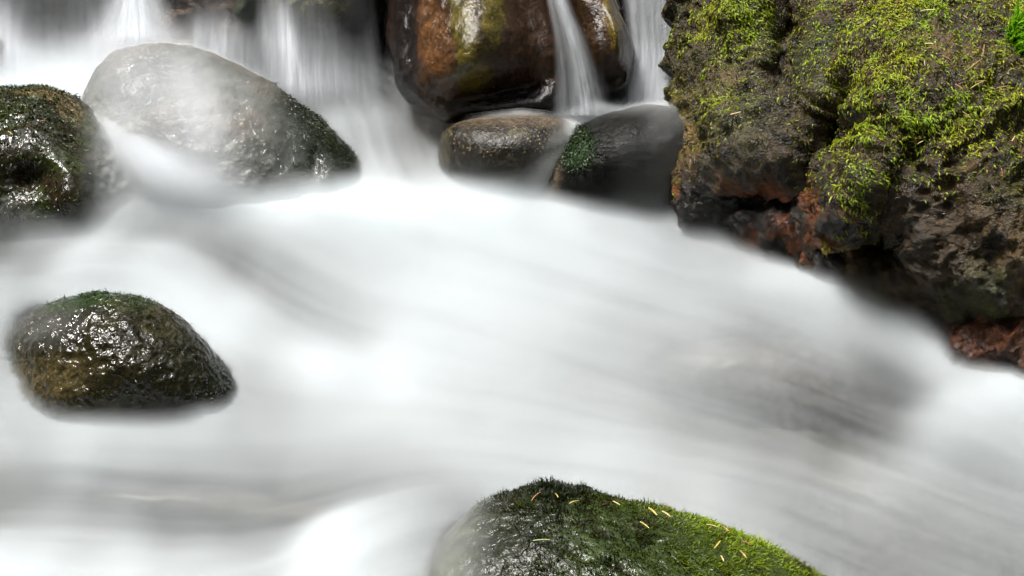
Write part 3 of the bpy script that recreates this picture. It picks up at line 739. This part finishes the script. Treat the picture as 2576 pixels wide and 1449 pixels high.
# water pouring down the right of the dark boulder
curtain([(245, 1590, 1760, 4.46), (330, 1600, 1770, 4.40), (430, 1600, 1780, 4.37), (590, 1580, 1800, 4.32)],
        lambda X, Y, u, s: 0.42 * sstep(0, 0.7, u) * sstep(0, 0.2, s) * sstep(1, 0.6, s), 6, 0.06, nu=90, streak=0.12, seed=12)
# runnel between cobble and dark boulder
curtain([(285, 1390, 1520, 4.43), (330, 1370, 1490, 4.37), (400, 1300, 1470, 4.30), (510, 1220, 1430, 4.24)],
        lambda X, Y, u, s: 0.42 * np.exp(-((u - 0.5) / 0.25) ** 2) * side(u, 0.3) * side(s, 0.3), 4, 0.02, streak=0.2, seed=14, jit=0.0)
# thread of water lying behind the cobble
curtain([(238, 1480, 1740, 4.62), (262, 1300, 1740, 4.56), (285, 1120, 1640, 4.50), (312, 1080, 1560, 4.46)],
        lambda X, Y, u, s: 0.40 * side(u, 0.45) * side(s, 0.5), 4, 0.03, streak=0.1, seed=15, jit=0.004)
# broad veil over the ledge
def veil_a(X, Y, u, s):
    a = 0.06 + 0.10 * s + 0.50 * s ** 4
    a = a + 0.75 * gauss(X, Y, 735 + 0 * X, 150, 26, 150, -14) + 0.35 * gauss(X, Y, 560, 110, 60, 90, -10) + 0.30 * gauss(X, Y, 680, 120, 22, 120, -12) + 0.25 * gauss(X, Y, 830, 200, 70, 110) + 0.25 * gauss(X, Y, 500, 90, 40, 70, -20)
    a = a - 0.2 * gauss(X, Y, 620, 30, 60, 60) - 0.2 * gauss(X, Y, 880, 120, 80, 170) - 0.2 * gauss(X, Y, 480, 30, 90, 70)
    return np.clip(a, 0.02, 0.95) * side(u, 0.08) * sstep(1, 0.8, s)
curtain([(-150, 380, 930, 4.86), (-20, 380, 950, 4.78), (120, 370, 965, 4.72), (310, 360, 985, 4.66)], veil_a, 6, 0.07, nu=300, streak=0.55, fr=15, seed=20, jit=0.004)
# white fan that strikes the veiled boulder, and the spray to its left
curtain([(-120, 280, 380, 4.74), (-10, 250, 430, 4.70), (60, 200, 480, 4.66), (150, 120, 560, 4.60)],
        lambda X, Y, u, s: np.clip(0.20 + 0.72 * np.exp(-((u - 0.5) / 0.26) ** 2), 0, 0.92) * side(u, 0.3) * sstep(1, 0.75, s), 5, 0.05, nu=160, streak=0.3, fr=16, seed=25, jit=0.002)
curtain([(-120, -60, 300, 4.84), (0, -80, 300, 4.78), (110, -100, 320, 4.72), (230, -100, 340, 4.66)],
        lambda X, Y, u, s: np.clip(0.10 + 0.55 * s ** 2.2 + 0.50 * gauss(X, Y, 10, 90, 40, 120, -25) - 0.1 * gauss(X, Y, 130, 40, 80, 60), 0.02, 0.95) * side(u, 0.1), 5, 0.05, nu=240, streak=0.4, fr=14, seed=29, jit=0.003)

# ------------------------------------------------------------------ moss
def moss(rk, name, mat, parent, weight, n, length, width, palette, lift=0.45, curl=0.9, flow=(0.2, -0.5, -0.8), seed=0, clump=0.0, cush=0.4):
    """little curved fronds growing from the stone"""
    r = np.random.default_rng(seed + 100)
    F = rk.F; cen = rk.V[F].mean(1)
    ar = 0.5 * np.linalg.norm(np.cross(rk.V[F[:, 1]] - rk.V[F[:, 0]], rk.V[F[:, 2]] - rk.V[F[:, 0]]), axis=1)
    wv = np.clip(weight(rk), 0, None)[F].mean(1)
    if clump: wv = wv * np.exp(clump * fbm(cen * 38 + seed, 2))
    p = ar * wv * ((rk.n[F].mean(1) @ -FWD) > -0.3)
    p /= p.sum()
    f = r.choice(len(F), n, p=p)
    bc = r.dirichlet((1, 1, 1), n)
    P = (rk.V[F[f]] * bc[..., None]).sum(1); N_ = rk.n[F[f]].mean(1); N_ /= np.linalg.norm(N_, axis=1)[:, None]
    fl = np.array(flow) + 0.7 * np.stack([fbm(P * 9 + 40 + seed, 2), fbm(P * 9 + 60, 2), fbm(P * 9 + 80, 2)], 1) + r.normal(size=(n, 3)) * 0.5
    T = fl - (fl * N_).sum(1)[:, None] * N_; T /= np.linalg.norm(T, axis=1)[:, None]
    S = np.cross(N_, T)
    L = length * r.lognormal(0, 0.3, n) * np.exp(cush * fbm(P * 16 + 3, 2)); W = width * r.uniform(0.6, 1.3, n)
    seg = 4
    pos = P - N_ * 0.001; ang = lift * np.pi / 2 + r.normal(size=n) * 0.25
    dirn = ang.copy()
    VV = np.zeros((n, seg + 1, 2, 3)); prof = [0.55, 1.0, 1.0, 0.7, 0.12]
    tw = r.uniform(-0.7, 0.7, n)
    for k in range(seg + 1):
        Sd = S * np.cos(tw)[:, None] + N_ * np.sin(tw)[:, None]
        VV[:, k, 0] = pos - Sd * (W * prof[k] / 2)[:, None]; VV[:, k, 1] = pos + Sd * (W * prof[k] / 2)[:, None]
        pos = pos + (N_ * np.sin(dirn)[:, None] + T * np.cos(dirn)[:, None]) * (L / seg)[:, None]
        dirn = dirn - curl * r.uniform(0.4, 1.4, n) * 1.2 / seg * 1.6
    base_i = (np.arange(n) * (seg + 1) * 2)[:, None]
    q = []
    for k in range(seg):
        q.append(np.concatenate([base_i + 2 * k, base_i + 2 * k + 1, base_i + 2 * k + 3, base_i + 2 * k + 2], 1))
    QF = np.concatenate(q)
    cf = palette(P, rk.px[F[f, 0]], rk.py[F[f, 0]], r)
    cols = np.repeat(cf[:, None], (seg + 1) * 2, 1).reshape(-1, 3)
    o = make_mesh(name, VV.reshape(-1, 3), QF, mat, parent, {"col": cols}, origin=np.array(parent.location))
    return tag(o, kind="stuff")
def w_main(rk):
    px, py = rk.px, rk.py
    up = np.clip(rk.n[:, 2] * 0.9 + 0.35, 0, 1)
    a = 0.35 * gauss(px, py, 1830, 60, 130, 90) + 0.5 * gauss(px, py, 1780, 210, 110, 110) + 1.3 * gauss(px, py, 1860, 70, 60, 60)
    a += 0.9 * gauss(px, py, 2230, 230, 120, 140, 20) + 1.2 * gauss(px, py, 2330, 340, 150, 70, -10) + 0.7 * gauss(px, py, 2400, 60, 260, 80) + 0.8 * gauss(px, py, 2230, 40, 150, 70)
    a += 0.8 * gauss(px, py, 2480, 230, 130, 60, -30) + 1.3 * gauss(px, py, 2140, 540, 45, 80, 20) + 0.5 * gauss(px, py, 1740, 450, 50, 90) + 0.3 * gauss(px, py, 1880, 360, 160, 90) + 0.5 * gauss(px, py, 2540, 420, 90, 60)
    a -= 0.9 * gauss(px, py, 1985, 150, 50, 110) + 1.2 * gauss(px, py, 2110, 340, 45, 80) + 0.8 * gauss(px, py, 1900, 530, 160, 60) + 0.3 * gauss(px, py, 1750, 360, 50, 70)
    a = a * up * sstep(-0.15, 0.3, fbm(rk.q * 11 + 7, 3) + 0.45 * a - 0.25)
    return np.clip(a, 0, 2)
def pal_yel(P, px, py, r):
    n = len(P); m = np.clip(0.62 + 0.8 * fbm(P * 7, 3) + r.normal(size=n) * 0.25, 0, 1)
    c = mixc(np.tile(C(0.55, 0.52, 0.022), (n, 1)), C(0.30, 0.48, 0.020), m)
    c = mixc(c, C(0.09, 0.065, 0.018), (r.uniform(size=n) < 0.22) * 0.8)
    return c * r.uniform(0.55, 1.35, n)[:, None]
def pal_dark(P, px, py, r):
    n = len(P); c = mixc(np.tile(C(0.10, 0.13, 0.012), (n, 1)), C(0.20, 0.145, 0.018), np.clip(0.4 + fbm(P * 8, 3), 0, 1))
    return c * r.uniform(0.5, 1.4, n)[:, None]
moss(main, "moss", M_moss, boulder, lambda rk: w_main(rk) + 0.22 * np.clip(rk.n[:, 2] + 0.4, 0, 1) * sstep(1950, 2100, rk.px) * sstep(540, 380, rk.py), 40000, 0.0090, 0.0022, pal_yel, 0.5, 1.0, seed=1, clump=3.0)
moss(main, "moss_carpet", M_moss, boulder, lambda rk: w_main(rk) * 0.6 + 0.35 * np.clip(rk.n[:, 2] + 0.3, 0, 1) * sstep(560, 420, rk.py) * sstep(-0.25, 0.2, fbm(rk.q * 13, 3)) + 0.5 * gauss(rk.px, rk.py, 1770, 220, 110, 150), 34000, 0.0055, 0.0022, pal_dark, 0.55, 0.8, seed=2, clump=2.0)
moss(ledge, "moss_carpet", M_moss, boulder, lambda rk: np.clip(rk.n[:, 2], 0, 1) * sstep(560, 420, rk.py) * sstep(-0.1, 0.3, fbm(rk.q * 13, 3) + 0.1), 9000, 0.008, 0.0024, lambda P, px, py, r: pal_dark(P, px, py, r) * 1.15, 0.6, 0.6, seed=3, clump=1.2)
def cushion_w(rk): return sstep(0.35, 0.6, gauss(rk.px, rk.py, 2552, 145, 46, 52))
tag(moss(main, "moss_cushion", M_moss, boulder, cushion_w, 1500, 0.030, 0.0045, lambda P, px, py, r: np.tile(C(0.20, 0.42, 0.015), (len(P), 1)) * r.uniform(0.5, 1.4, len(P))[:, None], 0.9, 0.5, seed=4), label="vivid green moss cushion")
def w_front(rk):
    a = sstep(1230, 1420, rk.px + 60 * fbm(rk.q * 9, 3)) * (0.6 + 0.6 * sstep(1450, 1950, rk.px))
    return a + 1.0 * sstep(1310, 1240, rk.py) * sstep(1180, 1300, rk.px)
def pal_front(P, px, py, r):
    n = len(P); m = np.clip(sstep(1430, 2000, px + 0.8 * (1370 - py)) + 0.5 * fbm(P * 9, 3) + r.normal(size=n) * 0.15, 0, 1)
    c = mixc(np.tile(C(0.016, 0.024, 0.007), (n, 1)), C(0.30, 0.41, 0.016), m ** 1.4)
    c = mixc(c, C(0.055, 0.040, 0.014), 0.8 * sstep(0.1, 0.4, fbm(P * 15 + 8, 3)))
    return c * r.uniform(0.5, 1.4, n)[:, None]
moss(front, "moss", M_moss, front_t, w_front, 48000, 0.0070, 0.0017, pal_front, 0.85, 0.6, seed=5, clump=2.4, cush=1.0)
moss(left, "moss", M_wetmoss, left_t, lambda rk: 0.1 + 1.2 * sstep(800, 745, rk.py) + 0.8 * sstep(440, 580, rk.px), 3000, 0.006, 0.0016,
     lambda P, px, py, r: np.tile(C(0.014, 0.022, 0.006), (len(P), 1)) * r.uniform(0.4, 1.6, len(P))[:, None], 0.6, 0.5, seed=6, clump=1.0)
moss(upper, "moss", M_wetmoss, upper_t, lambda rk: 0.25 + 1.0 * sstep(420, 280, rk.py) * sstep(230, 120, rk.px), 7500, 0.008, 0.0026,
     lambda P, px, py, r: mixc(np.tile(C(0.028, 0.055, 0.009), (len(P), 1)), C(0.04, 0.032, 0.009), (r.uniform(size=len(P)) < 0.35) * 1.0) * r.uniform(0.4, 1.5, len(P))[:, None], 0.6, 0.6, seed=7, clump=1.0)
moss(veiled, "moss", M_wetmoss, veiled_t, lambda rk: sstep(640, 800, rk.px) , 3500, 0.008, 0.002,
     lambda P, px, py, r: np.tile(C(0.03, 0.045, 0.014), (len(P), 1)) * r.uniform(0.4, 1.5, len(P))[:, None], 0.6, 0.5, seed=8, clump=1.0)
moss(dark, "moss", M_wetmoss, dark_t, lambda rk: sstep(0.3, 0.7, gauss(rk.px, rk.py, 1445, 370, 60, 60)), 2200, 0.008, 0.002,
     lambda P, px, py, r: np.tile(C(0.018, 0.030, 0.007), (len(P), 1)) * r.uniform(0.4, 1.6, len(P))[:, None], 0.5, 0.6, seed=9)

# ------------------------------------------------------------------ fallen needles, leaf, twig
def litter_mat(name, c): return plain_mat(name, c, 0.45, 0.35, 120)
LM = {"pale": litter_mat("pale needle", (0.55, 0.42, 0.20)), "yellow": litter_mat("yellow needle", (0.48, 0.36, 0.09)), "tan": litter_mat("tan needle", (0.36, 0.22, 0.09)),
      "orange": litter_mat("orange needle", (0.36, 0.18, 0.06)), "red": litter_mat("red brown needle", (0.26, 0.075, 0.03)), "brown": litter_mat("brown needle", (0.12, 0.06, 0.03)), "green": litter_mat("pale green blade", (0.24, 0.27, 0.10))}
def on_rock(rks, X, Y):
    best = None
    d = pdir(X, Y); d = d / np.linalg.norm(d)
    for r in rks:
        h = r.bvh.ray_cast(Vector(CAM), Vector(d))
        if h[0] is not None and (best is None or h[3] < best[2]): best = (np.array(h[0]), np.array(h[1]), h[3])
    return best
def needle(rks, xa, ya, xb, yb, colour, label, name="conifer_needle", cat="needle", group="fallen needles", wd=0.0026, lift=0.004, bend=0.12):
    a, b = on_rock(rks, xa, ya), on_rock(rks, xb, yb)
    if a is None or b is None: return None
    n = a[1] + b[1]; n /= np.linalg.norm(n)
    A, B = a[0] + n * lift, b[0] + n * lift
    d = B - A; L = np.linalg.norm(d); Lmax = np.hypot(xb - xa, yb - ya) / 1288 * 1.0 * 1.6
    if L > Lmax: B = A + d / L * Lmax; d = B - A; L = Lmax
    d /= L; s = np.cross(n, d); s /= np.linalg.norm(s); n2 = np.cross(d, s)
    wd = wd * rng.uniform(0.48, 0.68); bend = bend * rng.uniform(-0.6, 1.0)
    V, F = [], []; nseg, ring = 7, 6
    for k in range(nseg + 1):
        t = k / nseg
        c_ = A + d * L * t + s * bend * L * 4 * t * (1 - t) * 0.5 + n2 * 0.05 * L * 4 * t * (1 - t)
        w_ = wd * (0.35 + 0.65 * math.sin(math.pi * min(max(0.12 + 0.8 * t, 0), 1)) ** 0.6)
        for j in range(ring):
            q_ = 2 * math.pi * j / ring
            V.append(c_ + s * w_ * math.cos(q_) + n2 * 0.45 * w_ * math.sin(q_))
    for k in range(nseg):
        for j in range(ring):
            F.append((k * ring + j, k * ring + (j + 1) % ring, (k + 1) * ring + (j + 1) % ring, (k + 1) * ring + j))
    o = make_mesh(name, np.array(V), np.array(F), LM[colour])
    return tag(o, label, cat, group)
fx = lambda cx, cy_: (939 + cx * 0.469, 939 + cy_ * 0.469)
for (a, b, c_, d_, colr, lab, wd) in [
    (850, 712, 900, 665, "orange", "orange brown needle on the dark left crest of the foreground rock", 0.0022),
    (978, 673, 995, 698, "yellow", "short yellow needle near the crown of the foreground rock", 0.002),
    (1055, 727, 1108, 712, "yellow", "curved amber needle just below the crown of the foreground rock", 0.0032),
    (1282, 714, 1320, 735, "pale", "pale yellow needle on the foreground rock, right of the curved amber one", 0.003),
    (1320, 693, 1378, 672, "orange", "orange needle lying along the upper skyline of the foreground rock", 0.0028),
    (1475, 750, 1520, 790, "yellow", "thick yellow needle, left of a close pair in the foreground moss", 0.0042),
    (1543, 765, 1588, 795, "pale", "pale yellow needle, right of a close pair in the foreground moss", 0.0036),
    (1427, 822, 1475, 857, "yellow", "yellow needle in the middle of the foreground moss below the close pair", 0.0028),
    (1780, 840, 1840, 855, "pale", "bright cream needle near the right slope of the foreground rock", 0.0034),
    (1868, 850, 1897, 876, "orange", "short orange needle touching the bright cream one on the foreground rock", 0.0042),
    (1855, 925, 1820, 968, "yellow", "yellow needle standing steeply on the lower right of the foreground rock", 0.003),
    (1860, 1005, 1876, 1036, "pale", "small pale needle near the bottom edge on the foreground rock", 0.003),
    (1960, 975, 1995, 1015, "tan", "pinkish tan needle low on the right slope of the foreground rock", 0.0034),
    (1975, 928, 2020, 948, "red", "reddish needle under the bright green right rim of the foreground rock", 0.0028),
    (1550, 735, 1590, 745, "orange", "dull orange needle by the skyline above the close pair", 0.0024)]:
    needle([front], *fx(a, b), *fx(c_, d_), colr, lab, wd=wd, group="fallen needles on the foreground rock", lift=0.009)
needle([front], *fx(862, 919), *fx(955, 915), "green", "flat pale green blade lying on the dark wet side of the foreground rock", "leaf_blade", "leaf", "fallen leaves", 0.0036, 0.008, 0.02)
bx = lambda cx, cy_: (1636.8 + cx * 0.3657, cy_ * 0.3657)
for (a, b, c_, d_, colr, lab) in [
    (1870, 105, 1970, 95, "pale", "long pale needle high on the mossy boulder near the top edge"),
    (1900, 330, 1960, 328, "pale", "pale needle lying level in the middle of the boulder's upper moss"),
    (2250, 410, 2262, 325, "tan", "upright tan needle left of the vivid green moss cushion"),
    (2020, 395, 2080, 432, "tan", "slanted tan needle between the level pale one and the upright tan one"),
    (1918, 435, 1920, 475, "pale", "tiny upright pale needle in the centre of the boulder's moss"),
    (2170, 525, 2290, 435, "tan", "longest tan needle, slanting up toward the vivid green moss cushion"),
    (2220, 553, 2300, 547, "pale", "level pale needle just below the longest tan one"),
    (2175, 630, 2265, 580, "yellow", "yellow needle forming the right arm of a V below the longest tan one"),
    (2095, 605, 2150, 640, "orange", "orange needle forming the left arm of a V on the boulder"),
    (2375, 603, 2450, 590, "orange", "orange needle on grey stone below the vivid green moss cushion"),
    (1960, 590, 2010, 655, "tan", "pale brown needle hanging steeply left of the V of needles"),
    (1800, 568, 1795, 528, "brown", "short brown needle standing upright above the boulder's dark hollow"),
    (1565, 715, 1605, 675, "red", "red brown needle beside the boulder's black hollow"),
    (560, 798, 632, 780, "pale", "single cream needle on the boulder's bare left face"),
    (1840, 1030, 1885, 1005, "pale", "cream needle at the lower edge of the yellow moss above the ledge"),
    (1785, 930, 1812, 990, "red", "red needle hanging in the lower yellow moss"),
    (1360, 175, 1392, 142, "yellow", "yellow needle near the top of the boulder's central groove"),
    (1705, 248, 1755, 225, "brown", "brown needle in the boulder's upper moss"),
    (1625, 160, 1640, 210, "orange", "orange needle in the boulder's upper moss"),
    (2140, 800, 2200, 850, "tan", "tan needle above the ledge, right of the brightest fronds"),
    (2360, 1010, 2405, 1065, "brown", "pinkish brown needle on the dark top of the ledge"),
    (2410, 1165, 2425, 1235, "red", "red needle on the front of the dark ledge"),
    (2475, 1005, 2500, 965, "pale", "short cream needle near the right edge on the ledge"),
    (2355, 1280, 2388, 1335, "brown", "dull brown needle lowest on the ledge"),
    (1265, 280, 1282, 240, "yellow", "yellow needle beside the central groove below its twin"),
    (2155, 120, 2185, 140, "tan", "short tan needle near the top right of the boulder"),
    (1715, 20, 1720, 75, "red", "thin red needle hanging from the boulder's top edge"),
    (1450, 55, 1520, 12, "brown", "dark brown twiglet at the boulder's top edge"),
    (2470, 50, 2475, 90, "tan", "upright tan needle in the boulder's top right corner"),
    (2245, 220, 2282, 226, "pale", "short cream needle above the upright tan one"),
    (1600, 800, 1595, 832, "pale", "tiny cream fleck of needle above the brightest fronds")]:
    needle([main, ledge], *bx(a, b), *bx(c_, d_), colr, lab, wd=0.0021, group="fallen needles on the mossy boulder", lift=0.012)
needle([brown], 1148.7, 74, 1163, 58, "pale", "lone cream needle stuck to the brown boulder's wet front", wd=0.0018, lift=0.004)
needle([upper], 98, 312, 112, 310, "orange", "orange needle on the mossy rock at the left edge", wd=0.002, lift=0.008)
needle([upper], 22, 335, 33, 344, "yellow", "yellow needle on the mossy rock at the left edge", wd=0.0022, lift=0.008)
